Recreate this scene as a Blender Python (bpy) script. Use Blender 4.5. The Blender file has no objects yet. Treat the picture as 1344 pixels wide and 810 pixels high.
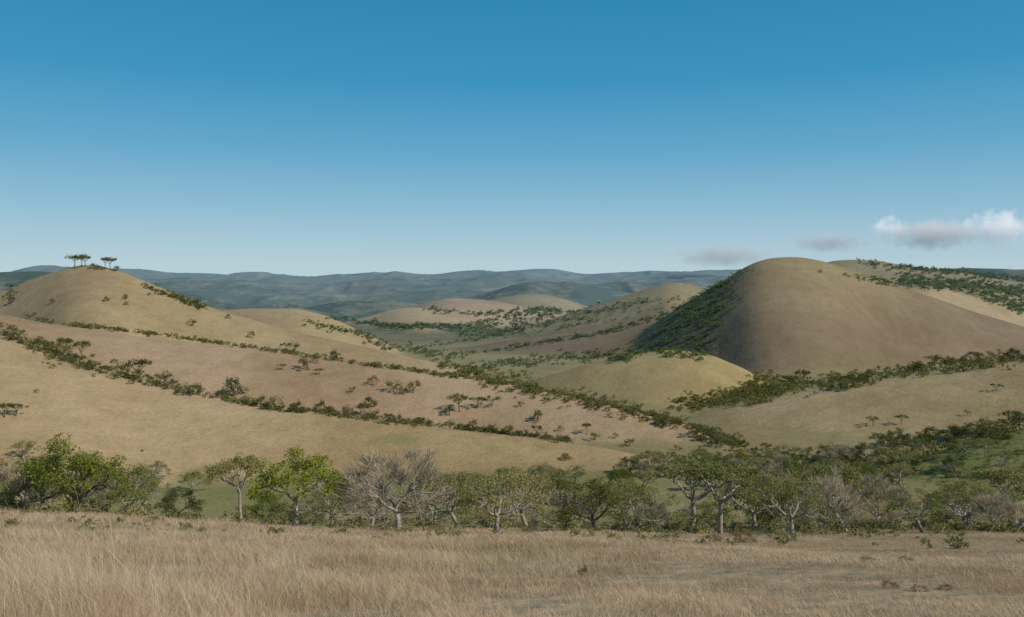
import bpy, math, random, bmesh
import numpy as np
from mathutils import Vector
SC=bpy.context.scene; COL=SC.collection
rng=np.random.default_rng(7); random.seed(7)
F=1100.0; YH=358.0; CX=672.0
# ------------------------------------------------------------------ noise
def vnoise(x,y,seed):
    xi=np.floor(x).astype(np.int64); yi=np.floor(y).astype(np.int64)
    fx=x-xi; fy=y-yi; fx=fx*fx*fx*(fx*(fx*6-15)+10); fy=fy*fy*fy*(fy*(fy*6-15)+10)
    def h(a,b):
        n=(a*374761393+b*668265263+seed*974634777)&0x7fffffff
        n=((n^(n>>13))*1274126177)&0x7fffffff
        n=(n^(n>>16))&0xffff
        return n/32767.5-1.0
    return (h(xi,yi)*(1-fx)+h(xi+1,yi)*fx)*(1-fy)+(h(xi,yi+1)*(1-fx)+h(xi+1,yi+1)*fx)*fy
# ------------------------------------------------------------------ terrain layers: (px, py, distance)
TAN,PINK,BROWN,WOOD,OLIVE,GREEN,KNOLL=range(7)
LAY=[]
def layer(pts,kf,kb,w,t):
    pts=list(pts)
    if pts[0][0]>-250: a=pts[0]; pts=[(a[0]-500,a[1]+400,a[2])]+pts
    if pts[-1][0]<1450: a=pts[-1]; pts=pts+[(a[0]+500,a[1]+400,a[2])]
    p=np.array(pts,float); xs=np.arange(-1600,3000,2.0)
    py=np.interp(xs,p[:,0],p[:,1]); yy=np.interp(xs,p[:,0],p[:,2])
    g=np.exp(-0.5*(np.arange(-20,21)/5.0)**2); g/=g.sum()
    py=np.convolve(np.pad(py,20,'edge'),g,'valid'); yy=np.convolve(np.pad(yy,20,'edge'),g,'valid')
    LAY.append((xs,py,yy,kf,kb,w,t))
def L(Y,pts): return [(a,b,Y) for a,b in pts]
layer([(-900,380,440),(-400,400,420),(-100,428,400),(0,445,390),(100,476,375),(200,505,365),(300,527,355),(450,545,350),(600,563,345),(700,573,340),(780,585,335),(850,602,325),(950,660,310),(1100,760,300)],.25,.5,14,TAN)
layer([(-900,370,640),(-400,385,620),(-100,398,580),(0,412,560),(70,427,550),(200,446,540),(300,456,530),(400,469,520),(500,481,505),(640,499,480),(700,509,460),(800,530,430),(900,558,400),(965,588,365),(1000,625,350),(1150,800,350)],.24,.5,15,PINK)
layer([(-900,440,900),(-300,425,850),(-100,402,800),(0,385,780),(40,368,770),(85,352,760),(115,347,760),(150,353,755),(200,373,745),(260,398,730),(300,411,720),(400,439,690),(500,461,660),(600,481,630),(645,491,615),(700,515,600),(800,580,600)],.28,.4,12,TAN)
layer(L(480,[(780,640),(850,580),(905,549),(950,538),(1050,519),(1150,503),(1250,489),(1344,473),(1600,440),(2200,420)]),.2,.4,18,TAN)
layer([(1000,700,300),(1130,640,300),(1200,608,305),(1344,566,315),(1600,520,330),(2200,500,330)],.2,.3,15,GREEN)
layer(L(620,[(560,600),(640,535),(700,497),(760,480),(830,465),(880,461),(930,468),(985,490),(1030,522),(1100,600)]),.3,.4,26,KNOLL)
layer(L(1000,[(700,560),(800,470),(860,425),(890,404),(940,375),(985,346),(1005,340),(1022,338),(1050,338),(1080,343),(1150,366),(1220,390),(1344,430),(1500,480),(1700,560)]),.48,.45,60,BROWN)
layer(L(1100,[(480,520),(560,475),(600,458),(700,441),(780,426),(860,411),(900,408),(960,408),(1100,420),(1300,520)]),.25,.35,30,BROWN)
layer(L(1500,[(480,480),(560,456),(640,441),(700,426),(760,409),(800,397),(850,380),(880,371),(905,374),(950,384),(1050,400),(1200,450)]),.25,.3,40,OLIVE)
layer(L(1000,[(150,470),(230,422),(270,409),(330,405),(390,405),(430,415),(480,438),(520,458),(600,500)]),.25,.35,25,TAN)
layer(L(1500,[(440,480),(490,452),(515,440),(550,431),(590,437),(620,450),(680,480)]),.25,.3,25,TAN)
layer(L(1900,[(380,440),(440,424),(478,415),(520,405),(540,403),(565,407),(620,413),(660,428),(720,450)]),.3,.3,40,TAN)
layer(L(2300,[(480,425),(520,406),(560,394),(590,389),(615,390),(650,392),(700,402),(760,412),(820,430)]),.3,.3,50,PINK)
layer(L(2700,[(580,410),(640,396),(690,387),(715,388),(745,393),(790,409),(850,430)]),.3,.3,60,OLIVE)
layer(L(3000,[(-900,350),(-300,355),(0,359),(50,353),(80,354),(130,364),(220,380),(300,389),(380,398),(450,410),(560,425)]),.2,.2,60,WOOD)
layer(L(3500,[(330,420),(400,398),(450,390),(500,388),(560,395),(620,405),(700,415)]),.2,.2,60,WOOD)
layer(L(4300,[(480,400),(560,392),(620,384),(660,373),(690,365),(715,363),(750,365),(790,373),(850,384),(950,395),(1200,410)]),.22,.22,70,WOOD)
layer(L(4800,[(650,395),(720,378),(760,370),(800,364),(840,366),(900,374),(1000,380),(1344,390)]),.2,.2,80,WOOD)
layer(L(5200,[(100,385),(180,371),(250,368),(320,372),(380,380),(440,384),(500,382),(560,378),(620,380),(700,390)]),.2,.2,90,WOOD)
layer(L(6800,[(-300,362),(160,360),(240,363),(300,366),(360,370),(420,373),(480,368),(560,364),(620,360),(660,359),(720,366),(800,370),(900,364),(1344,362),(1500,362)]),.15,.15,120,WOOD)
layer(L(10000,[(-900,350),(-300,352),(0,355),(40,350),(80,349),(120,353),(200,354),(300,356),(360,358),(420,360),(470,359),(520,357),(600,357),(640,355),(690,352),(725,354),(760,359),(800,357),(850,354),(960,353),(1100,356),(1344,352),(1800,350)]),.12,.12,160,WOOD)
layer(L(1900,[(980,390),(1040,360),(1090,345),(1150,344),(1200,350),(1270,356),(1344,366),(1500,370),(2000,400)]),.22,.25,60,OLIVE)
layer(L(3000,[(1100,370),(1200,352),(1260,347),(1344,351),(1500,345),(2200,345)]),.2,.2,80,WOOD)
layer(L(1350,[(1100,420),(1150,388),(1190,377),(1220,375),(1260,386),(1320,404),(1380,425),(1500,470)]),.25,.25,30,TAN)
BY=np.array([-50,150,250,300,370,450,550,700,900,1500,2200,3500,6000,12000,40000.])
BZ=np.array([-70,-68,-68,-72,-77,-83,-84,-88,-96,-112,-135,-175,-230,-330,-700.])
NT=7
def terrain(X,Y,full=False):
    X=np.asarray(X,float); Y=np.asarray(Y,float)
    Ys=np.maximum(Y,12.0); u=X/Ys; px=CX+F*u
    k=np.interp(px,[-200,50,200,400,620,1500],[.266,.270,.275,.284,.290,.292])
    zf=-1.7-k*Y
    far=np.clip((Y-90)/60,0,1); zf=zf-far*far*3
    zs=[zf,np.interp(Y,BY,BZ)+0*X]; tt=[TAN,OLIVE]
    for xs,py,yy,kf,kb,w,t in LAY:
        p=np.interp(px,xs,py); yc=np.interp(px,xs,yy)
        zc=-(p-YH)/F*yc; d=Y-yc
        kk=np.where(d<0,kf,kb)
        z=zc-kk*(np.sqrt(d*d+w*w)-w)
        zs.append(z); tt.append(t)
    T=0.4+np.clip(Y,0,4000)*.0018
    m=zs[0]
    for z in zs[1:]: m=np.maximum(m,z)
    E=[np.exp(np.maximum((z-m)/T,-40)) for z in zs]
    S=sum(E); Z=m+T*np.log(S)
    n1=vnoise(X/70+3,Y/70,1); n2=vnoise(X/190,Y/190+9,2); n3=vnoise(X/500,Y/500,3); n4=vnoise(X/9,Y/9,4)
    fa=np.clip((Y-100)/400,0,1)
    ft=np.clip((Y-1500)/3500,0,1)
    Z=Z+fa*(.8*n1+1.7*n2)+ft*(26*(n3-.2)-22*np.abs(n2))+np.clip((Y-1200)/800,0,1)*7*n2+.10*n4*np.clip(Y/20,0,1)+.25*vnoise(X/22,Y/22,5)*np.clip(Y/30-.3,0,1)
    if not full: return Z
    W=[0]*NT
    for e,t in zip(E,tt): W[t]=W[t]+e/S
    s1=0;s2=0
    for z in zs:
        q=np.exp(np.maximum((z-m)/(T*1.8),-30)); s1=s1+q; s2=s2+q*q
    return Z,W,E[0]/S,(E[1]/S),1-s2/(s1*s1)
def hit1(px,py,ymin):
    Ys=ymin*(11000/ymin)**(np.linspace(0,1,600)); out=np.full((len(px),3),np.nan)
    for a in range(0,len(px),400):
        P=px[a:a+400,None]; Q=py[a:a+400,None]
        Yg=np.broadcast_to(Ys,(P.shape[0],600)); Xg=(P-CX)/F*Yg
        D=terrain(Xg,Yg)+(Q-YH)/F*Yg
        ok=D>=0; i=np.argmax(ok,1); good=ok.any(1)&(i>0)
        j=np.arange(len(i)); i=np.maximum(i,1)
        d0=D[j,i-1]; d1=D[j,i]; t=np.clip(-d0/np.maximum(d1-d0,1e-9),0,1)
        y=Ys[i-1]+(Ys[i]-Ys[i-1])*t; x=(P[:,0]-CX)/F*y; z=terrain(x,y)
        o=np.stack([x,y,z],1); o[~good]=np.nan; out[a:a+400]=o
    return out
def hit(px,py,ymin=12):
    return hit1(np.atleast_1d(np.asarray(px,float)),np.atleast_1d(np.asarray(py,float)),ymin)
# ------------------------------------------------------------------ materials
def newmat(name):
    m=bpy.data.materials.new(name); m.use_nodes=True; nt=m.node_tree; nt.nodes.clear()
    o=nt.nodes.new('ShaderNodeOutputMaterial'); return m,nt,o
def nd(nt,t,**k):
    n=nt.nodes.new(t)
    for a,b in k.items(): setattr(n,a,b)
    return n
def mixc(nt,fac,a,b,bt='MIX'):
    n=nd(nt,'ShaderNodeMix',data_type='RGBA',blend_type=bt); l=nt.links
    for s,v in ((n.inputs['Factor'],fac),(n.inputs['A'],a),(n.inputs['B'],b)):
        if isinstance(v,(int,float)): s.default_value=v
        elif isinstance(v,tuple): s.default_value=(*v,1)
        else: l.new(v,s)
    return n.outputs['Result']
def noise(nt,scale,detail=4,rough=.6,vec=None):
    n=nd(nt,'ShaderNodeTexNoise'); n.inputs['Scale'].default_value=scale; n.inputs['Detail'].default_value=detail; n.inputs['Roughness'].default_value=rough
    if vec is not None: nt.links.new(vec,n.inputs['Vector'])
    return n.outputs['Fac']
def ramp(nt,fac,a,b):
    n=nd(nt,'ShaderNodeMapRange'); n.inputs['From Min'].default_value=a; n.inputs['From Max'].default_value=b; nt.links.new(fac,n.inputs['Value']); return n.outputs['Result']
def attr(nt,name):
    n=nd(nt,'ShaderNodeAttribute',attribute_name=name); return n
HAZE=(.20,.275,.305)  # blue-grey of distant air, painted into base colours
def ground_mat():
    m,nt,o=newmat('terrain_grass'); l=nt.links
    geo=nd(nt,'ShaderNodeNewGeometry'); pos=geo.outputs['Position']
    c=attr(nt,'tint').outputs['Color']
    gr=attr(nt,'mask'); sep=nd(nt,'ShaderNodeSeparateColor'); l.new(gr.outputs['Color'],sep.inputs[0])
    nb=noise(nt,.012,5,.6,pos); nm=noise(nt,.09,5,.7,pos); nf=noise(nt,.7,4,.75,pos); nx=noise(nt,6.,3,.7,pos); nl_=noise(nt,.0055,4,.6,pos)
    c=mixc(nt,ramp(nt,nb,.38,.66),c,mixc(nt,1.0,c,(.80,.75,.72),'MULTIPLY'))
    c=mixc(nt,ramp(nt,nl_,.43,.62),c,mixc(nt,1.0,c,(.86,.88,.78),'MULTIPLY'))
    c=mixc(nt,ramp(nt,nm,.42,.75),c,mixc(nt,1.0,c,(.78,.80,.70),'MULTIPLY'))
    c=mixc(nt,ramp(nt,nf,.42,.72),c,mixc(nt,1.0,c,(.74,.74,.68),'MULTIPLY'))
    c=mixc(nt,ramp(nt,nx,.42,.7),c,mixc(nt,1.0,c,(.76,.74,.70),'MULTIPLY'))
    ma=nd(nt,'ShaderNodeMath',operation='MULTIPLY_ADD'); l.new(nm,ma.inputs[0]); ma.inputs[1].default_value=.9; l.new(sep.outputs[0],ma.inputs[2])
    g=ramp(nt,ma.outputs[0],.72,1.2)
    gc=mixc(nt,ramp(nt,nf,.4,.65),(.155,.175,.045),(.09,.11,.03))
    gc=mixc(nt,ramp(nt,nm,.35,.62),gc,(.21,.19,.075))
    c=mixc(nt,g,c,gc)
    nw=noise(nt,.022,5,.75,pos); nw2=noise(nt,.0035,4,.7,pos)
    ma2=nd(nt,'ShaderNodeMath',operation='MULTIPLY_ADD'); l.new(nw,ma2.inputs[0]); ma2.inputs[1].default_value=.8; l.new(nw2,ma2.inputs[2])
    wc=mixc(nt,ramp(nt,ma2.outputs[0],.86,1.06),(.020,.038,.012),(.18,.155,.075))
    c=mixc(nt,sep.outputs[1],c,wc)
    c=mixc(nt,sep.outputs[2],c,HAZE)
    bs=nd(nt,'ShaderNodeBsdfPrincipled'); bs.inputs['Roughness'].default_value=.95; bs.inputs['Specular IOR Level'].default_value=.05
    l.new(c,bs.inputs['Base Color'])
    bu=nd(nt,'ShaderNodeBump'); bu.inputs['Strength'].default_value=.25; bu.inputs['Distance'].default_value=.4; l.new(nf,bu.inputs['Height']); 
    bu2=nd(nt,'ShaderNodeBump'); bu2.inputs['Strength'].default_value=.35; bu2.inputs['Distance'].default_value=3; l.new(nm,bu2.inputs['Height']); l.new(bu.outputs[0],bu2.inputs['Normal'])
    l.new(bu2.outputs[0],bs.inputs['Normal']); l.new(bs.outputs[0],o.inputs[0]); return m
def leaf_mat(name,ca,cb,cc,haze=0,tr=.35,sc=.8,k=1.0):
    ca,cb,cc=[tuple(min(.9,v*k) for v in q) for q in (ca,cb,cc)]
    m,nt,o=newmat(name); l=nt.links
    geo=nd(nt,'ShaderNodeNewGeometry'); oi=nd(nt,'ShaderNodeObjectInfo')
    n=noise(nt,sc,3,.6,geo.outputs['Position'])
    c=mixc(nt,ramp(nt,n,.35,.65),ca,cb)
    c=mixc(nt,ramp(nt,oi.outputs['Random'],0,1.2),c,cc)
    rn=attr(nt,'rnd').outputs['Fac']
    c=mixc(nt,ramp(nt,rn,.0,1.2),c,mixc(nt,1.,c,(1.8,1.7,1.5),'MULTIPLY'))
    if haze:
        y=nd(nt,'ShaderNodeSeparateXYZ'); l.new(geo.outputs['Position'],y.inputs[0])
        c=mixc(nt,ramp(nt,y.outputs[1],200,6500),c,HAZE)  # leaf colour blends to the painted haze with distance
    d=nd(nt,'ShaderNodeBsdfDiffuse'); t=nd(nt,'ShaderNodeBsdfTranslucent'); x=nd(nt,'ShaderNodeMixShader'); x.inputs[0].default_value=tr
    l.new(c,d.inputs[0]); l.new(c,t.inputs[0]); l.new(d.outputs[0],x.inputs[1]); l.new(t.outputs[0],x.inputs[2]); l.new(x.outputs[0],o.inputs[0]); return m
def bark_mat(name,a,b):
    m,nt,o=newmat(name); l=nt.links
    geo=nd(nt,'ShaderNodeNewGeometry'); n=noise(nt,3.,4,.7,geo.outputs['Position'])
    bs=nd(nt,'ShaderNodeBsdfPrincipled'); bs.inputs['Roughness'].default_value=.9; bs.inputs['Specular IOR Level'].default_value=.1
    l.new(mixc(nt,ramp(nt,n,.35,.65),a,b),bs.inputs['Base Color']); l.new(bs.outputs[0],o.inputs[0]); return m
MG=ground_mat()
M_GREEN=leaf_mat('leaf_bright',(.16,.20,.022),(.065,.10,.014),(.18,.19,.03),k=1.2)
M_LUSH=leaf_mat('leaf_lush',(.11,.145,.024),(.042,.065,.012),(.14,.15,.03),k=1.2)
M_OLIVE=leaf_mat('leaf_olive',(.115,.125,.040),(.06,.072,.026),(.19,.17,.07),k=1.4)
M_DARK=leaf_mat('leaf_dark',(.060,.080,.026),(.032,.046,.016),(.10,.10,.03),k=1.25)
M_MID=leaf_mat('leaf_mid',(.085,.105,.032),(.045,.062,.020),(.13,.125,.045),sc=.3,k=1.2)
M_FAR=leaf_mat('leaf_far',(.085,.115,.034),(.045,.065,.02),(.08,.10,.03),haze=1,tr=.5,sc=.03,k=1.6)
M_BRUSH=leaf_mat('leaf_brush',(.17,.15,.07),(.08,.095,.032),(.16,.14,.07),sc=.12,k=1.3)
M_RUST=leaf_mat('leaf_rust',(.26,.17,.09),(.15,.10,.055),(.24,.17,.09),sc=2.,k=1.)
M_TWIG=leaf_mat('twig',(.31,.27,.20),(.21,.175,.13),(.34,.29,.21),tr=.0,k=.95)
M_BARK=bark_mat('bark_pale',(.38,.34,.28),(.20,.175,.14))
M_BARKD=bark_mat('bark_dark',(.15,.13,.10),(.08,.066,.05))
def grass_mat():
    m,nt,o=newmat('dry_grass_blades'); l=nt.links
    geo=nd(nt,'ShaderNodeNewGeometry'); c=attr(nt,'tint').outputs['Color']
    n=noise(nt,.5,4,.7,geo.outputs['Position'])
    c=mixc(nt,ramp(nt,n,.38,.68),c,mixc(nt,1.,c,(.76,.69,.60),'MULTIPLY'))
    d=nd(nt,'ShaderNodeBsdfDiffuse'); t=nd(nt,'ShaderNodeBsdfTranslucent'); x=nd(nt,'ShaderNodeMixShader'); x.inputs[0].default_value=.45
    l.new(c,d.inputs[0]); l.new(c,t.inputs[0]); l.new(d.outputs[0],x.inputs[1]); l.new(t.outputs[0],x.inputs[2]); l.new(x.outputs[0],o.inputs[0]); return m
M_GRASS=grass_mat()
# ------------------------------------------------------------------ mesh helpers
def npmesh(name,V,Q,mat,rnd=None,tint=None,smooth=False):
    V=np.ascontiguousarray(V,np.float32); Q=np.ascontiguousarray(Q,np.int32); k=Q.shape[1]
    me=bpy.data.meshes.new(name); me.vertices.add(len(V)); me.vertices.foreach_set('co',V.ravel())
    me.loops.add(Q.size); me.loops.foreach_set('vertex_index',Q.ravel())
    me.polygons.add(len(Q)); me.polygons.foreach_set('loop_start',np.arange(0,Q.size,k,dtype=np.int32)); 
    me.update(calc_edges=True)
    if smooth: me.polygons.foreach_set('use_smooth',np.ones(len(Q),bool))
    if rnd is not None:
        a=me.attributes.new('rnd','FLOAT','POINT'); a.data.foreach_set('value',np.ascontiguousarray(rnd,np.float32))
    if tint is not None:
        for nm,arr in tint.items():
            a=me.attributes.new(nm,'FLOAT_COLOR','POINT'); a.data.foreach_set('color',np.ascontiguousarray(arr,np.float32).ravel())
    me.materials.append(mat); me.validate(); return me
def obj(name,me,parent=None):
    o=bpy.data.objects.new(name,me); COL.objects.link(o); o.parent=parent; return o
def unit(n):
    v=rng.normal(size=(n,3)); return v/np.linalg.norm(v,axis=1,keepdims=True)
def leaves(C,s,flat=.5):
    n=len(C); a=unit(n); a[:,2]*=flat; a/=np.linalg.norm(a,axis=1,keepdims=True)
    b=np.cross(a,unit(n)); b/=np.linalg.norm(b,axis=1,keepdims=True)+1e-9
    s=np.asarray(s)[:,None]*np.ones((n,1)); a=a*s; b=b*s*.65
    V=np.stack([C-a,C-b*1.0,C+a,C+b],1).reshape(-1,3)
    Q=np.arange(4*n).reshape(-1,4); r=np.repeat(rng.random(n),4); return V,Q,r
class Tubes:
    def __init__(s): s.V=[];s.Q=[];s.n=0
    def tube(s,P,R,k=6):
        P=np.asarray(P,float); m=len(P)
        T=np.gradient(P,axis=0); T/=np.linalg.norm(T,axis=1,keepdims=True)+1e-9
        for i in range(m):
            t=T[i]; up=np.array([1,0,0]) if abs(t[0])<.8 else np.array([0,1,0])
            a=np.cross(t,up); a/=np.linalg.norm(a); b=np.cross(t,a)
            for j in range(k):
                an=2*math.pi*j/k; s.V.append(P[i]+R[i]*(a*math.cos(an)+b*math.sin(an)))
        for i in range(m-1):
            for j in range(k):
                s.Q.append((s.n+i*k+j,s.n+i*k+(j+1)%k,s.n+(i+1)*k+(j+1)%k,s.n+(i+1)*k+j))
        s.n+=m*k
def bend(a,b,j,n=4):
    a=np.array(a);b=np.array(b); L_=np.linalg.norm(b-a); o=rng.normal(size=3)*j*L_; t=np.linspace(0,1,n)[:,None]
    return a+(b-a)*t+o*np.sin(t*math.pi)+np.array([0,0,-.08*L_])*np.sin(t*math.pi)
def make_tree(kind,R=.55,fork=.3,thick=.12,limbs=5,per=9,nl=70,ls=.013,leaf=M_GREEN,bark=M_BARK,lean=.06,tr=.03,clump=.085,low=0.,cz=.62):
    T=Tubes(); ang0=rng.random()*6.28
    fk=np.array([rng.normal()*lean,rng.normal()*lean,fork])
    T.tube(bend((0,0,-.03),fk,.05,5),np.linspace(tr*1.25,tr*.8,5),8)
    tips=[]
    for i in range(limbs):
        a0=ang0+i*6.283/limbs+rng.normal()*.2
        lr=rng.uniform(.7,1.15)
        rr=R*lr*(.2+.8*np.sqrt(rng.random(per))); aa=a0+rng.uniform(-.65,.65,per)
        rr*= (1+.2*math.sin(a0*2+ang0))
        z=1-thick*1.3*(rr/R)**2-rng.random(per)*thick-rng.random()*thick*.8-low*rng.random(per)*(rr/R)
        P=np.stack([rr*np.cos(aa)+fk[0],rr*np.sin(aa)+fk[1],z],1)
        c=P.mean(0); mid=fk+.5*(c-fk); r0=tr*.62
        T.tube(bend(fk,mid,.09),np.linspace(r0,r0*.7,4),6)
        order=np.argsort(aa); 
        for g in np.array_split(order,3):
            if len(g)==0: continue
            gc=P[g].mean(0); m2=mid+.62*(gc-mid)
            T.tube(bend(mid,m2,.1),np.linspace(r0*.62,r0*.38,4),5)
            for q in g:
                T.tube(bend(m2,P[q],.1,3),np.linspace(r0*.36,r0*.14,3),4)
                tips.append(P[q])
    tips=np.array(tips)
    tm=npmesh(kind+'_trunk',np.array(T.V),np.array(T.Q),bark,smooth=True)
    if leaf is M_TWIG:
        C=np.repeat(tips,nl,0); D=unit(len(C)); D[:,2]=np.abs(D[:,2])*.8; out=C-np.array([fk[0],fk[1],fork]); out/=np.linalg.norm(out,axis=1,keepdims=True)
        D=D*.8+out*.6; ln=rng.uniform(.05,.15,len(C))[:,None]; S=C+rng.normal(size=C.shape)*.03; E_=S+D*ln
        sd=np.cross(D,unit(len(C))); sd/=np.linalg.norm(sd,axis=1,keepdims=True); w=.0024
        V=np.stack([S-sd*w,S+sd*w,E_+sd*w*.4,E_-sd*w*.4],1).reshape(-1,3); Q=np.arange(len(V)).reshape(-1,4); r=np.repeat(rng.random(len(C)),4)
    else:
        k=rng.uniform(.6,1.3,len(tips)); C=np.repeat(tips,nl,0); kk=np.repeat(k,nl)[:,None]
        d=unit(len(C))*(rng.random((len(C),1))**.4)*clump*kk; d[:,2]*=cz
        V,Q,r=leaves(C+d,rng.uniform(.6,1.3,len(C))*ls,.6)
    cm=npmesh(kind+'_crown',V,Q,leaf,rnd=r)
    return tm,cm
PROTO={}
PROTO['green']=[make_tree('green',R=.52,fork=.34,thick=.2,low=.12,per=10,nl=110,ls=.014,clump=.115,cz=.7) for _ in range(2)]
PROTO['lush']=[make_tree('lush',R=.56,fork=.22,thick=.24,low=.4,per=10,nl=125,ls=.014,clump=.13,cz=.75,leaf=M_LUSH,bark=M_BARKD) for _ in range(3)]
PROTO['flat']=[make_tree('flat',R=.5,fork=.46,thick=.1,per=10,nl=90,ls=.014,clump=.105,leaf=M_OLIVE) for _ in range(3)]
PROTO['olive']=[make_tree('olive',R=.58,fork=.26,thick=.22,low=.28,per=10,nl=80,ls=.0135,clump=.115,cz=.7,leaf=M_OLIVE) for _ in range(6)]
PROTO['bare']=[make_tree('bare',R=.58,fork=.2,thick=.26,low=.35,per=14,nl=60,leaf=M_TWIG,tr=.026) for _ in range(3)]
PROTO['dark']=[make_tree('dark',R=.58,fork=.2,thick=.27,low=.4,nl=95,ls=.016,clump=.14,cz=.8,leaf=M_DARK,bark=M_BARKD) for _ in range(2)]
PROTO['mid']=[make_tree('mid',R=.55,fork=.34,thick=.22,limbs=4,per=5,low=.2,nl=30,ls=.036,clump=.17,cz=.8,leaf=M_MID,bark=M_BARKD,tr=.035) for _ in range(4)]
PROTO['midflat']=[make_tree('midflat',R=.62,fork=.45,thick=.12,limbs=4,per=5,nl=34,ls=.036,clump=.16,cz=.8,leaf=M_DARK,bark=M_BARKD,tr=.03) for _ in range(3)]
PROTO['midround']=[make_tree('midround',R=.48,fork=.22,thick=.25,low=.35,limbs=5,per=5,nl=34,ls=.036,clump=.2,cz=.9,leaf=M_DARK,bark=M_BARKD,tr=.035) for _ in range(3)]
PROTO['rust']=[make_tree('rust',R=.7,fork=.15,thick=.3,low=.4,limbs=5,per=6,nl=60,ls=.03,clump=.2,cz=.8,leaf=M_RUST,bark=M_BARKD,tr=.02) for _ in range(2)]
NTREE=0
def place(kind,x,y,z,h,label,cat='tree',group=None,wide=1.0,name='savanna_tree',parts=('trunk','crown')):
    global NTREE
    tm,cm=random.choice(PROTO[kind])
    r=bpy.data.objects.new(name,None); COL.objects.link(r); r.empty_display_size=.5
    r.location=(x,y,z); r.rotation_euler=(0,0,random.random()*6.28); s=h; r.scale=(s*wide,s*wide,s)
    obj(parts[0],tm,r); obj(parts[1],cm,r)
    r['label']=label; r['category']=cat
    if group: r['group']=group
    NTREE+=1; return r
# ------------------------------------------------------------------ terrain mesh
nu,ny=820,900
uu=np.linspace(-1.15,1.15,nu)
t=np.linspace(0,1,ny); yy=-12+ (6.)*((42000/6.)**t)
yy[0]=-12
U,YY=np.meshgrid(uu,yy); XX=U*(YY+20)
Z,W,wf,wb,crease=terrain(XX,YY,True)
V=np.stack([XX,YY,Z],-1).reshape(-1,3)
idx=np.arange(nu*ny).reshape(ny,nu)
Q=np.stack([idx[:-1,:-1],idx[:-1,1:],idx[1:,1:],idx[1:,:-1]],-1).reshape(-1,4)
TC=np.array([(.475,.345,.20),(.475,.325,.205),(.35,.24,.13),(.06,.07,.035),(.36,.28,.15),(.22,.215,.07),(.44,.335,.17)])
tc=sum(W[i][...,None]*TC[i] for i in range(NT))
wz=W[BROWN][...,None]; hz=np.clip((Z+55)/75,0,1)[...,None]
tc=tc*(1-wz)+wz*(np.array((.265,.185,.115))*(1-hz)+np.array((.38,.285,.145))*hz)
fgm=(wf*np.clip(1.2-YY/110,0,1))[...,None]
tc=tc*(1-fgm)+fgm*np.array((.42,.31,.195))
PXg=CX+F*XX/np.maximum(YY,12)
green=np.clip(wb,0,1)*np.clip((YY-90)/60,0,1)*np.interp(YY,[300,380,700,1500],[1,.55,.6,.4])*np.interp(PXg,[800,950],[1,.65])
green=np.maximum(green,wf*np.clip((YY-85)/25,0,1)); green=np.maximum(green,W[GREEN]*1.05)
green=np.maximum(green,np.clip(crease*1.7-.15,0,.9)*np.clip((YY-280)/60,0,1)*np.clip((2600-YY)/800,0,1))
for gx,gy,rx,ry,am in [(262,630,13,16,.8),(520,577,16,9,.6),(1290,618,55,60,.8),(660,588,25,10,.4),(300,646,14,14,.8),(180,560,20,10,.25)]:
    q=hit([gx],[gy],110)[0]
    if not np.isnan(q[0]): green=np.maximum(green,am*1.35*np.exp(-(((XX-q[0])/rx)**2+((YY-q[1])/ry)**2)))
green=np.clip(green,0,1.2)*.62+.05*np.clip((YY-150)/100,0,1)*(vnoise(XX/60,YY/60,8))
haze=1-np.exp(-np.clip(YY-300,0,None)/7200); haze=np.clip(haze*1.0,0,.74)  # share of aerial haze painted into the ground colour, rising with distance
wd_=np.clip(W[WOOD]+wb*np.clip((YY-1000)/800,0,1)*.9,0,1); wd_=np.maximum(wd_,np.clip(crease*1.8-.2,0,1)*np.clip((YY-900)/500,0,1)*.8)
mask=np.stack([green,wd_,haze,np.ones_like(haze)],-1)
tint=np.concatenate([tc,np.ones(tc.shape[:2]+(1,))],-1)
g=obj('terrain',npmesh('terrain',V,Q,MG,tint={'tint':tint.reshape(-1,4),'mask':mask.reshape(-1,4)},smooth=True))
g['kind']='structure'; g['label']='rolling dry grass hills and wooded hollows reaching to the horizon'; g['category']='hills'
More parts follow.
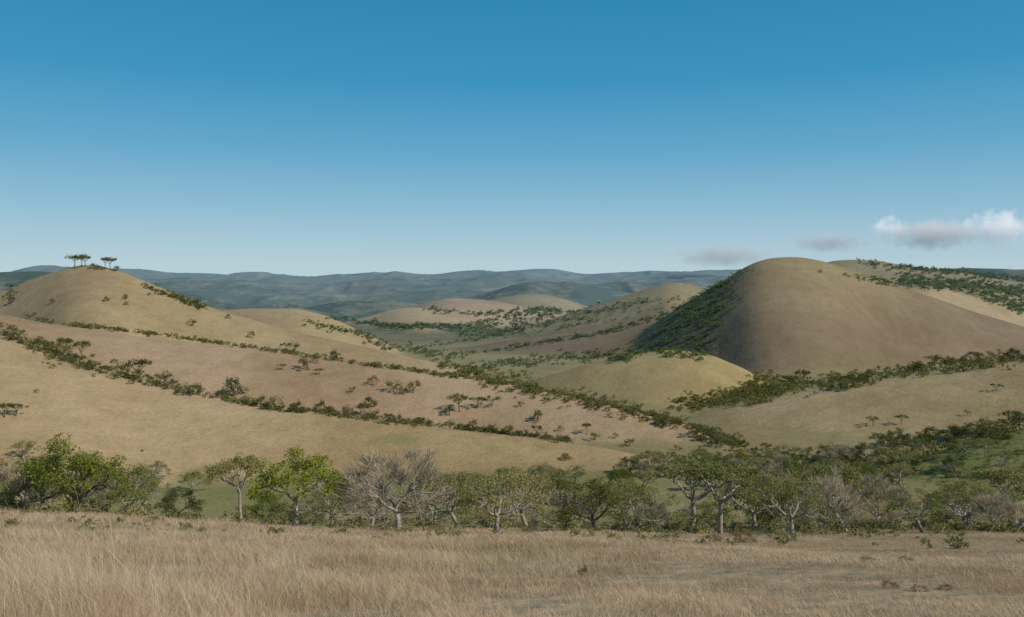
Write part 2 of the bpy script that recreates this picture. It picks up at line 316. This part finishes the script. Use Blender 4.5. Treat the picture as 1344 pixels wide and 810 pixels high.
# ------------------------------------------------------------------ foreground grass (stuff)
def blades(n,y0,y1,pw,hs,name,label,wmul=1.,col=None):
    r=rng.random(n)**pw; Y=y0*(y1/y0)**r; X=rng.uniform(-.78,.78,n)*(Y+1.5)
    px=CX+F*X/Y; cl=vnoise(X/.9,Y/.9,21)*.6+vnoise(X/3.2,Y/3.2,22)*.6
    keep=rng.random(n)<np.clip(.66+cl*.8,.1,1); X=X[keep];Y=Y[keep];px=px[keep];cl=cl[keep]; n=len(X)
    Z=terrain(X,Y)
    lf=np.clip(1.15-(px-200)/1300,.42,1.1); big=vnoise(X/7,Y/7,23)
    h=hs*lf*(.75+.5*big+.4*cl)*rng.uniform(.5,1.3,n); h=np.clip(h,.06,None)
    w=(.0014+Y*.00025)*wmul
    a=rng.random(n)*6.283; side=np.stack([np.cos(a),np.sin(a)*.5,0*a],1)*w[:,None]
    wd=vnoise(X/2.5,Y/2.5,29)
    ln=rng.normal(size=(n,2))*.38+np.stack([-.25-.35*wd,.02+.2*wd],1); lean=np.stack([ln[:,0],ln[:,1],0*a],1)*h[:,None]
    B=np.stack([X,Y,Z-.03],1); up=np.array([0,0,1.])
    M_=B+lean*.3+up*h[:,None]*.55; T_=B+lean*1.15+up*h[:,None]
    V=np.stack([B-side,B+side,M_+side*.85,M_-side*.85,T_+side*.25,T_-side*.25],1).reshape(-1,3)
    i=np.arange(n)[:,None]*6; Q=np.concatenate([i+np.array([[0,1,2,3]]),i+np.array([[3,2,4,5]])],0)
    c0=np.array([.80,.63,.43]); c1=np.array([.62,.46,.30]); c2=np.array([.38,.265,.17]); c3=np.array([.33,.285,.14])
    k=rng.random(n)[:,None]; c=c0*(1-k)+c1*k
    k2=np.clip(vnoise(X/5,Y/5,24)*1.3+vnoise(X/1.6,Y/1.6,28)*.5+(px-800)/800,0,1)[:,None]*.7; c=c*(1-k2)+c2*k2*1.05
    k3=np.clip((vnoise(X/9,Y/9,25)-.25)*2,0,1)[:,None]*.5; c=c*(1-k3)+c3*k3
    if col is not None: c=c*0+np.array(col)*rng.uniform(.8,1.2,(n,1))
    tint=np.repeat(np.concatenate([c,np.ones((n,1))],1),6,0)
    o=obj(name,npmesh(name,V,Q,M_GRASS,tint={'tint':tint})); o['kind']='stuff'; o['label']=label; o['category']='grass'
blades(470000,8.5,95,.9,.36,'dry_grass','tall dry straw coloured grass covering the foreground slope')
blades(6000,9,30,1.2,.8,'grass_stalks','thin pale seed stalks standing above the foreground grass',wmul=.9,col=(.74,.6,.42))
# small bushes standing in the foreground grass
def fgbush(px,py,hpx,label,kind='rust',w=1.):
    p=hit([px],[py],9)[0]
    if np.isnan(p[0]): return
    place(kind,*p,hpx*p[1]/F,label,'bush','small bushes in the foreground grass',w,'bush',('stems','foliage'))
fgbush(765,758,17,'small rusty brown bush alone in the middle of the foreground grass',w=.8)
fgbush(1168,772,12,'brown bush in the dry grass at right, left one of three',w=1.3)
fgbush(1205,776,9,'low brown bush in the dry grass at right, middle one of three',w=2.)
fgbush(1242,774,9,'low brown bush in the dry grass at right, right one of three',w=1.7)
fgbush(975,712,16,'reddish brown bush on the grass brow right of centre',w=1.6)
fgbush(938,712,12,'low reddish bush on the grass brow just left of a bigger one',w=1.5)
fgbush(1140,738,7,'flat tuft of scrub on the right part of the grass slope',kind='rust',w=2.6)
fgbush(1190,736,6,'flat tuft of scrub right of another on the grass slope',kind='rust',w=2.6)
# ------------------------------------------------------------------ near trees (hand placed)
def P(kind,px,Y,hpx,label,wide=1.,name='savanna_tree',cat='tree',group=None):
    x=(px-CX)/F*Y; z=float(terrain(np.array([x]),np.array([Y]))[0]); return place(kind,x,Y,z,hpx*Y/F,label,cat,group,wide,name)
near=[
('lush',100,94,112,'large leafy green tree, tallest of the clump at the lower left',1.0),
('lush',55,102,98,'leafy green tree just left of the tallest lower left tree',1.0),
('olive',14,104,84,'olive tree at the left edge above the dry grass',1.1),
('olive',160,108,80,'low olive tree on the right side of the lower left clump',1.1),
('olive',196,114,66,'small olive tree between the lower left clump and the dark round tree',1.1),
('dark',231,88,48,'small dark round tree on the grass brow, right of the left clump',1.0),
('flat',318,88,98,'slender tree with small flat crown left of the bright green tree',.72),
('green',386,74,110,'bright green tree with pale forked trunk on the grass brow',1.1),
('olive',436,98,64,'small olive tree right behind the bright green tree',1.1),
('bare',522,74,116,'large leafless grey tree with wide twiggy crown',1.2),
('bare',486,96,66,'small leafless tree at the left foot of the large bare tree',1.1),
('olive',604,104,84,'olive tree between the large bare tree and the leaning tree',1.1),
('olive',652,70,94,'olive tree with pale forked trunk right of the large bare tree',1.1),
('olive',690,92,92,'open crowned olive tree right behind the central forked tree',1.1),
('bare',738,80,58,'low bare spreading tree left of the dark green central tree',1.2),
('dark',785,78,78,'dense dark green tree right of centre with grey stems',1.15),
('olive',826,94,74,'olive tree touching the dark green central tree on its right',1.1),
('flat',905,98,94,'tall flat topped olive tree right of centre on the brow',1.2),
('flat',945,90,96,'flat topped tree with a straight pale trunk, second of the tall right group',1.1),
('olive',990,104,90,'rounded olive tree in the middle of the right hand brow trees',1.1),
('olive',1040,69,88,'forked olive tree standing foremost on the right hand brow',1.05),
('bare',1076,82,84,'bare pale tree right of the foremost forked tree',1.0),
('olive',1110,92,98,'wide olive tree with several pale stems on the right brow',1.15),
('bare',1160,96,78,'leafless tree between the wide olive tree and the small right trees',1.1),
('olive',1212,84,66,'low olive tree right of the leafless right hand tree',1.2),
('olive',1262,92,66,'small olive tree third from the right edge on the brow',1.2),
('bare',1296,80,56,'small bare tree second from the right edge on the brow',1.1),
('olive',1330,88,70,'small olive tree at the right edge of the brow',1.2)]
for k,px,Y,h,lb,w in near:
    P(k,px,Y,h,lb,w,name={'bare':'bare_tree','lush':'leafy_tree','green':'leafy_tree'}.get(k,'savanna_tree'),group='trees along the grass brow')
def zone(px):
    if px<180: return 'far left'
    if px<560: return 'left of the large bare tree'
    if px<760: return 'behind the central forked tree'
    if px<1000: return 'right of the dark central tree'
    return 'toward the right edge'
def pick():
    k=random.choices(['olive','bare','dark','flat','lush'],[5,1.5,.8,2.0,2.0])[0]
    return k,{'bare':'bare_tree','lush':'leafy_tree'}.get(k,'savanna_tree'),{'olive':'olive','bare':'leafless grey','dark':'dark green','flat':'flat topped','lush':'leafy green'}[k]
n=0; tries=0; used=[]
while n<62 and tries<6000:
    tries+=1
    px=random.uniform(-20,1365); Y=random.uniform(100,250)
    dens=np.interp(px,[0,170,200,340,420,560,800,1344],[.8,.7,.3,.3,.7,.8,1,1])
    if random.random()>dens: continue
    if float(vnoise(np.array([px/38.]),np.array([Y/60.]),41)[0])+random.random()*.8<.15: continue
    if 240<px<345: continue
    if px<600 and Y>190: continue
    if any(abs(px-a)<13 and abs(Y-b)<40 for a,b in used): continue
    used.append((px,Y)); k,nm,wd=pick(); H=random.choice([random.uniform(3.,5.5),random.uniform(5.5,9.2)])
    P(k,px,Y,H*F/Y,'%s tree in the hollow beyond the brow, %s'%(wd,zone(px)),random.uniform(.9,1.3),name=nm,group='%s trees in the hollow, %s'%(wd,zone(px))); n+=1
# trees higher up, on the foot of the slopes across the hollow
qx=rng.uniform(560,1370,80); qy=np.interp(qx,[560,700,860,1000,1150,1344],[640,628,612,600,600,592])+rng.uniform(0,1,80)**1.2*40
for p,px in zip(hit(qx,qy,150),qx):
    if np.isnan(p[0]) or p[1]>600: continue
    if px>1200 and random.random()<.35: continue
    k,nm,wd=pick(); H=random.uniform(4,9)
    place(k,*p,H,'%s tree across the hollow at the slope foot, %s'%(wd,zone(px)),'tree','%s trees across the hollow, %s'%(wd,zone(px)),random.uniform(.95,1.3),nm)
for px,py in [(150,632),(172,640),(205,628),(248,645),(420,632),(445,640),(120,618),(80,606),(470,640),(30,604)]:
    p=hit([px],[py],150)[0]
    if not np.isnan(p[0]): place('olive',*p,random.uniform(4,7.5),'olive tree low on the left slope behind the leafy clump','tree','olive trees low on the left slope',1.2)
# ------------------------------------------------------------------ mid-distance individual trees
ORD=['leftmost','second from left','third from left','fourth from left','fifth from left','sixth from left','seventh from left','eighth from left','ninth from left','tenth from left','eleventh from left','twelfth from left','thirteenth from left','fourteenth from left']
def spots(lst,desc,group):
    lst=sorted(lst); 
    for i,a in enumerate(lst):
        p=None
        for dy in range(0,14,2):
            q=hit([a[0]],[a[1]+dy],110)[0]
            if not np.isnan(q[0]) and q[1]<2500: p=q; break
        if p is None: continue
        kind=a[3] if len(a)>3 else 'mid'; w=a[4] if len(a)>4 else 1.
        place(kind,*p,a[2]*p[1]/F,'%s, %s'%(desc,ORD[i]),'tree',group,w)
spots([(97,350,16,'midflat',1.1),(106,349,15,'midflat',1.),(113,350,14,'midflat',1.1),(122,353,9,'midround',1.3),(137,352,14,'midflat',.9),(145,352,16,'midflat',1.),(130,354,7,'midround',1.5),(153,356,8,'midround',1.3)],'dark tree on the summit of the left hill','trees on the left hill summit')
spots([(14,398,11,'midround'),(68,398,7,'midround'),(139,396,8,'midround'),(165,393,8,'midround'),(166,401,6,'midround'),(252,428,11),(331,444,11,'mid',.8),(300,418,7,'midround'),(196,388,5,'midround')],'small dark tree scattered on the upper left hill','lone trees on the left hill')
spots([(375,460,11,'midflat'),(386,461,14),(404,486,22),(438,473,15,'midround'),(372,486,8,'midflat',1.4),(462,516,10),(483,536,18,'midround'),(489,506,14),(420,492,8,'midflat',1.5),(517,514,18),(528,518,12),(542,516,19),(478,452,5,'midround')],'small tree dotted on the middle slope left of the centre','scattered trees on the middle slope, left part')
spots([(590,545,15),(604,540,22,'midflat',1.2),(626,536,15,'midflat',1.3),(645,534,15,'midflat',1.2),(600,522,7),(684,534,9),(706,552,16,'midround'),(770,570,14,'midflat'),(780,578,12),(826,586,13),(735,566,8),(690,572,9),(808,575,8)],'small tree dotted on the middle slope right of the centre','scattered trees on the middle slope, right part')
spots([(1147,558,11,'midflat',1.4),(1184,557,12,'midflat',1.2),(1308,513,10,'midflat',1.2),(1158,583,14,'midround'),(1176,586,12),(1076,358,5,'midround'),(1270,545,8)],'small dark tree alone on the open right hand slopes','lone trees on the right slopes')
spots([(742,604,11,'midround',1.3),(20,545,14,'midflat',1.6),(6,548,18,'midflat',1.3),(70,484,7),(48,516,6)],'small dark tree on the lowest long slope','lone trees on the lowest slope')
def line(pts,n,h0,h1,desc,group,kinds=('mid','mid','midround','midflat'),jit=5):
    p=np.array(pts,float); d=np.r_[0,np.cumsum(np.hypot(*np.diff(p,axis=0).T))]
    s=(np.arange(n)+rng.uniform(.1,.9,n))/n*d[-1]; px=np.interp(s,d,p[:,0]); py=np.interp(s,d,p[:,1])+rng.normal(size=n)*jit*.6
    H=hit(px,py,250); names=['left end','left part','middle part','right part','right end'] 
    for i in range(n):
        if np.isnan(H[i,0]): continue
        tt=(px[i]-p[0,0])/(p[-1,0]-p[0,0]); sg=names[min(4,int(tt*5))]
        h=np.interp(tt,[0,1],[h0,h1])*random.uniform(.55,1.2)
        place(random.choice(kinds),*H[i],h*H[i,1]/F,'%s, %s'%(desc,sg),'tree','%s, %s'%(group,sg),random.uniform(.9,1.25))
L1=[(0,438),(60,462),(120,484),(180,499),(230,512),(300,525),(350,536),(430,543),(500,551),(600,562),(680,571),(750,580)]
line(L1,40,20,12,'dark tree in the long tree line below the middle slope','tree line below the middle slope',jit=3)
spots([(86,470,26,'midflat',1.0),(108,472,24,'midflat'),(186,502,30,'midflat',.95),(250,520,22,'mid'),(305,520,29,'midround',.95),(215,506,20,'mid')],'larger dark tree standing in the long left tree line','larger trees of the left tree line')
line([(1000,520),(1060,508),(1130,500),(1200,489),(1280,478),(1344,472)],22,18,16,'dark tree in the belt along the foot of the round hill','tree belt below the round hill')
line([(870,560),(900,566),(960,585),(1020,600),(1100,600)],14,16,16,'dark tree in the hollow at the end of the middle slope','trees at the end of the middle slope')
line([(1150,590),(1200,585),(1260,580),(1344,560)],16,20,26,'dark tree on the near green slope at the right','trees on the near right slope')
# ------------------------------------------------------------------ scrub and woodland masses (stuff)
def shrub_templ(nq,s,fl=.8,clumps=5):
    cc=rng.normal(size=(clumps,3))*np.array([.5,.5,.25])+np.array([0,0,.55]); 
    pts=cc[rng.integers(0,clumps,nq)]+unit(nq)*rng.random((nq,1))**.4*np.array([.45,.45,.38])
    pts[:,2]=np.abs(pts[:,2])*fl+.02; V,Q,r=leaves(pts,rng.uniform(.7,1.3,nq)*s,.8); return V,Q,r
TS=[shrub_templ(95,.13) for _ in range(6)]; TF=[shrub_templ(34,.24) for _ in range(6)]
def scatter(pos,size,templs,name,label,cat,mat):
    ok=~np.isnan(pos[:,0]); pos=pos[ok]; size=size[ok]; Vs=[];Qs=[];Rs=[];off=0
    w=rng.integers(0,len(templs),len(pos))
    for k,(V,Q,r) in enumerate(templs):
        p=pos[w==k]; s=size[w==k]; n=len(p)
        if n==0: continue
        a=rng.random(n)*6.283; c,si=np.cos(a)[:,None],np.sin(a)[:,None]
        x=V[None,:,0]*c-V[None,:,1]*si; y=V[None,:,0]*si+V[None,:,1]*c; z=np.broadcast_to(V[None,:,2],x.shape)
        VV=np.stack([x,y,z],-1)*s[:,None,None]+p[:,None,:]
        QQ=Q[None]+(np.arange(n)*len(V))[:,None,None]+off; off+=n*len(V)
        Vs.append(VV.reshape(-1,3)); Qs.append(QQ.reshape(-1,4)); Rs.append(np.tile(r,n)*.5+np.repeat(rng.random(n),len(r))*.5)
    o=obj(name,npmesh(name,np.concatenate(Vs),np.concatenate(Qs),mat,rnd=np.concatenate(Rs))); o['kind']='stuff'; o['label']=label; o['category']=cat
def inpoly(px,py,poly):
    r=np.zeros(len(px),bool); n=len(poly)
    for i in range(n):
        x1,y1=poly[i]; x2,y2=poly[(i+1)%n]
        c=((y1>py)!=(y2>py))&(px<(x2-x1)*(py-y1)/((y2-y1)+1e-9)+x1); r^=c
    return r
def polyhit(poly,n,ymin=250,soft=4,gap=.05):
    p=np.array(poly); px=rng.uniform(p[:,0].min(),p[:,0].max(),n*3); py=rng.uniform(p[:,1].min(),p[:,1].max(),n*3)
    k=inpoly(px,py,poly); k&=(vnoise(px/22,py/9,31)+rng.random(len(px))*1.2)>-.1+gap
    px=px[k][:n]; py=py[k][:n]; return hit(px+rng.normal(size=len(px))*soft,py+rng.normal(size=len(px))*soft*.4,ymin)
def linehit(pts,n,jit,ymin=250,gap=0.):
    p=np.array(pts,float); d=np.r_[0,np.cumsum(np.hypot(*np.diff(p,axis=0).T))]; s=rng.random(n)*d[-1]
    s=s[(vnoise(s/28,s*0,33)+rng.random(n)*1.4)>gap]; m=len(s)
    return hit(np.interp(s,d,p[:,0])+rng.normal(size=m)*4,np.interp(s,d,p[:,1])+rng.normal(size=m)*jit,ymin)
n=3200; Yb=rng.uniform(86,300,n); pxb=rng.uniform(-60,1400,n)
dn=np.interp(pxb,[0,170,200,340,420,560,800,1344],[.8,.7,.2,.25,.6,.75,.95,1])*np.where((pxb<600)&(Yb>190),.1,1)
k=(rng.random(n)<dn)&(vnoise(pxb/30,Yb/35,42)+rng.random(n)*.9>.1); Xb=(pxb-CX)/F*Yb; pos=np.stack([Xb,Yb,terrain(Xb,Yb)],1)[k]
scatter(pos,rng.uniform(.4,1.5,len(pos))**1.3,TS,'scrub','low olive scrub filling the hollow beyond the grass brow','scrub',M_BRUSH)
n=520; Yb=rng.uniform(48,92,n); pxb=rng.uniform(-20,1400,n); Xb=(pxb-CX)/F*Yb; k=vnoise(pxb/26,Yb/14,43)+rng.random(n)*.7>.25
scatter(np.stack([Xb,Yb,terrain(Xb,Yb)],1)[k],rng.uniform(.12,.7,k.sum()),TS,'scrub','low tufts of olive and brown scrub along the grass brow','scrub',M_BRUSH)
p=np.concatenate([linehit(L1,620,1.8,gap=.05),linehit([(0,434),(60,458),(120,480),(200,500)],160,6,gap=.3)]); scatter(p,rng.uniform(.7,2.5,len(p))*p[:,1]/450,TS,'bushes','dark bushes filling the long tree line below the middle slope','bushes',M_MID)
L2=[(30,413),(75,425),(150,433),(230,443),(330,457),(420,470),(520,484),(620,498),(700,509),(760,522),(850,544),(900,558),(975,588)]
p=np.concatenate([linehit(L2,760,1.1,gap=-.1),linehit([(620,503),(700,513),(760,524),(850,546),(900,560),(975,588)],420,6)])
scatter(p,rng.uniform(.8,2.6,len(p)),TS,'bushes','dark bushes in the narrow line above the middle slope','bushes',M_MID)
p=linehit([(188,375),(225,389),(266,404)],170,1.5); scatter(p,rng.uniform(1.5,3.4,len(p)),TS,'bushes','dark bushes along the crest right of the left hill summit','bushes',M_MID)
p=np.concatenate([linehit([(880,535),(940,528),(1000,512),(1060,506),(1130,498),(1200,487),(1280,476),(1344,470)],800,5),polyhit([(960,520),(985,488),(1010,488),(1060,505),(1000,530),(900,540)],250),linehit([(560,470),(640,492),(690,500),(700,515)],200,5)])
scatter(p,rng.uniform(1.4,3.8,len(p)),TS,'woodland','dark green woodland belt along the foot of the round hill','woodland',M_MID)
p=np.concatenate([polyhit([(900,400),(955,376),(975,366),(960,395),(945,420),(935,455),(925,472),(870,466),(820,466),(840,448),(865,425)],640,soft=7,gap=.3),linehit([(860,422),(900,398),(945,376),(985,356)],200,3)])
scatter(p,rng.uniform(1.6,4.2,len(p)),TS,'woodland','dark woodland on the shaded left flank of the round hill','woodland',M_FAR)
p=polyhit([(1130,600),(1200,575),(1290,560),(1344,540),(1344,575),(1230,600),(1180,630),(1000,630),(860,615),(880,590),(1000,600)],520,150)
scatter(p,rng.uniform(.9,2.8,len(p)),TS,'bushes','dark bushes on the near right slope and hollow','bushes',M_MID)
far=[]
far.append(linehit([(590,468),(700,452),(800,436),(880,410)],260,1.5)); far.append(linehit([(600,490),(640,480),(740,470),(830,468)],380,4))
far.append(linehit([(560,455),(640,442),(720,424),(850,395)],200,2)); far.append(polyhit([(640,445),(700,415),(800,395),(900,385),(900,400),(760,430)],120))
far.append(polyhit([(600,440),(650,415),(720,405),(740,410),(690,430),(620,448)],360)); far.append(linehit([(400,425),(430,430),(480,440),(500,455),(560,462),(600,470)],340,2.5))
far.append(linehit([(430,418),(470,422),(520,430),(560,428),(600,430),(640,428)],420,2)); far.append(linehit([(560,406),(620,414),(700,406),(760,412)],200,1.5))
far.append(polyhit([(1110,362),(1200,370),(1344,392),(1344,415),(1270,385),(1160,374)],900,gap=-.3)); far.append(linehit([(1130,347),(1200,353),(1260,358),(1344,368)],500,2)); far.append(linehit([(1180,366),(1270,374),(1344,384)],700,4,gap=-.4))
far.append(linehit([(0,398),(20,380),(0,372)],30,4)); far.append(linehit([(300,402),(350,402),(390,404)],25,1))
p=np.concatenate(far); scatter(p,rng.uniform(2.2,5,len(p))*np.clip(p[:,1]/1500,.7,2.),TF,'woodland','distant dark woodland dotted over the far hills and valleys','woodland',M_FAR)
# ------------------------------------------------------------------ clouds
def cloud(px,py,wpx,hpx,label,dens,seed,em=.5,fm=.45):
    Y=9000.; x=(px-CX)/F*Y; z=(YH-py)/F*Y; a=wpx/F*Y/2; b=hpx/F*Y/2
    bm=bmesh.new(); bmesh.ops.create_icosphere(bm,subdivisions=3,radius=1)
    for v in bm.verts:
        v.co.x*=a; v.co.y*=a*.5; v.co.z*=b
    me=bpy.data.meshes.new('cloud'); bm.to_mesh(me); bm.free()
    m,nt,o=newmat('cloud_vapour'); l=nt.links
    tcn=nd(nt,'ShaderNodeTexCoord'); mp=nd(nt,'ShaderNodeMapping'); l.new(tcn.outputs['Object'],mp.inputs[0]); mp.inputs['Scale'].default_value=(1/a,1/(a*.5),1/b)
    ln=nd(nt,'ShaderNodeVectorMath',operation='LENGTH'); l.new(mp.outputs[0],ln.inputs[0])
    ad=nd(nt,'ShaderNodeVectorMath',operation='ADD'); l.new(tcn.outputs['Object'],ad.inputs[0]); ad.inputs[1].default_value=(seed*977.,seed*331.,seed*77.)
    n1=noise(nt,1/(b*.7),5,.65,ad.outputs[0])
    s=nd(nt,'ShaderNodeMath',operation='MULTIPLY_ADD'); l.new(n1,s.inputs[0]); s.inputs[1].default_value=3.2
    s2=nd(nt,'ShaderNodeMath',operation='MULTIPLY'); l.new(ln.outputs['Value'],s2.inputs[0]); s2.inputs[1].default_value=-1.3; l.new(s2.outputs[0],s.inputs[2])
    r=nd(nt,'ShaderNodeMapRange'); l.new(s.outputs[0],r.inputs['Value']); r.inputs['From Min'].default_value=fm; r.inputs['From Max'].default_value=1.5; r.inputs['To Min'].default_value=0; r.inputs['To Max'].default_value=dens
    vs=nd(nt,'ShaderNodeVolumeScatter'); vs.inputs['Color'].default_value=(.95,.90,.92,1); l.new(r.outputs['Result'],vs.inputs['Density'])
    # emission stands in for light scattered inside the vapour, painted brighter toward the top
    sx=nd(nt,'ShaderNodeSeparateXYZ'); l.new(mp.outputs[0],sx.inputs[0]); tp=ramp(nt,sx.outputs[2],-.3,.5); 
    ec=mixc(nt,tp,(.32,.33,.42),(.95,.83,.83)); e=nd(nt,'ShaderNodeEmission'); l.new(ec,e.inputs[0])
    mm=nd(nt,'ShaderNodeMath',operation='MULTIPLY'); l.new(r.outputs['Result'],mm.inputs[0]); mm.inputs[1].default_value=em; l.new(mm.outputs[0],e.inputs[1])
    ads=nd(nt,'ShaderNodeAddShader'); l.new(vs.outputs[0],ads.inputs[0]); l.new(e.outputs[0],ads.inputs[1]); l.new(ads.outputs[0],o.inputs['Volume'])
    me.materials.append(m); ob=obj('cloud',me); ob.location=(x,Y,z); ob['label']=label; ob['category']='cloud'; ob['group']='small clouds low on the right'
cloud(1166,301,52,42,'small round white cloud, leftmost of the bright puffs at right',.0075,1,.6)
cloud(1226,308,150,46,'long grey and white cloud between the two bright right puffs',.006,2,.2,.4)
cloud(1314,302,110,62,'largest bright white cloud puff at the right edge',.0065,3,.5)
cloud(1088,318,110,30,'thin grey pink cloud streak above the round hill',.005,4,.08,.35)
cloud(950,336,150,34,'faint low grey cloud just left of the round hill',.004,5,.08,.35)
# ------------------------------------------------------------------ world, sun, camera
SE=math.radians(38); az=math.radians(118)
w=bpy.data.worlds.new('World'); SC.world=w; w.use_nodes=True; nt=w.node_tree
bg=nt.nodes['Background']; sky=nt.nodes.new('ShaderNodeTexSky'); sky.sky_type='NISHITA'; sky.sun_disc=False
sky.sun_elevation=SE; sky.sun_rotation=az; sky.air_density=1.0; sky.dust_density=.6; sky.ozone_density=2.0; sky.altitude=900
tcn=nd(nt,'ShaderNodeTexCoord'); sx=nd(nt,'ShaderNodeSeparateXYZ'); nt.links.new(tcn.outputs['Generated'],sx.inputs[0])
cr=nd(nt,'ShaderNodeValToRGB'); nt.links.new(sx.outputs[2],cr.inputs[0]); el=cr.color_ramp.elements
stops=[(0,(.47,.62,.69)),(.03,(.39,.57,.67)),(.075,(.26,.49,.64)),(.14,(.12,.38,.59)),(.22,(.038,.29,.52)),(.31,(.022,.24,.45)),(1,(.02,.12,.30))]
el[0].position=0; el[0].color=(*stops[0][1],1); el[1].position=1; el[1].color=(*stops[-1][1],1)
for p_,c_ in stops[1:-1]:
    e_=el.new(p_); e_.color=(*c_,1)
sc_=nd(nt,'ShaderNodeVectorMath',operation='SCALE'); nt.links.new(cr.outputs[0],sc_.inputs[0]); sc_.inputs['Scale'].default_value=10.
nt.links.new(mixc(nt,.93,sky.outputs[0],sc_.outputs[0]),bg.inputs[0]); bg.inputs[1].default_value=.10
sd=bpy.data.lights.new('sun','SUN'); sd.energy=4.1; sd.angle=math.radians(.6); sd.color=(1,.92,.81)
so=bpy.data.objects.new('sun',sd); COL.objects.link(so)
dv=Vector((math.sin(az)*math.cos(SE),math.cos(az)*math.cos(SE),math.sin(SE))); so.rotation_euler=dv.to_track_quat('Z','Y').to_euler()
cd=bpy.data.cameras.new('camera'); co=bpy.data.objects.new('camera',cd); COL.objects.link(co); SC.camera=co
co.location=(0,0,0); co.rotation_euler=(math.radians(90),0,0); cd.sensor_width=36; cd.lens=36*F/1344; cd.shift_y=(YH-405)/1344; cd.clip_end=100000; cd.clip_start=.1
SC.view_settings.view_transform='Standard'; SC.view_settings.look='None'; SC.view_settings.exposure=0
print('TREES',NTREE)
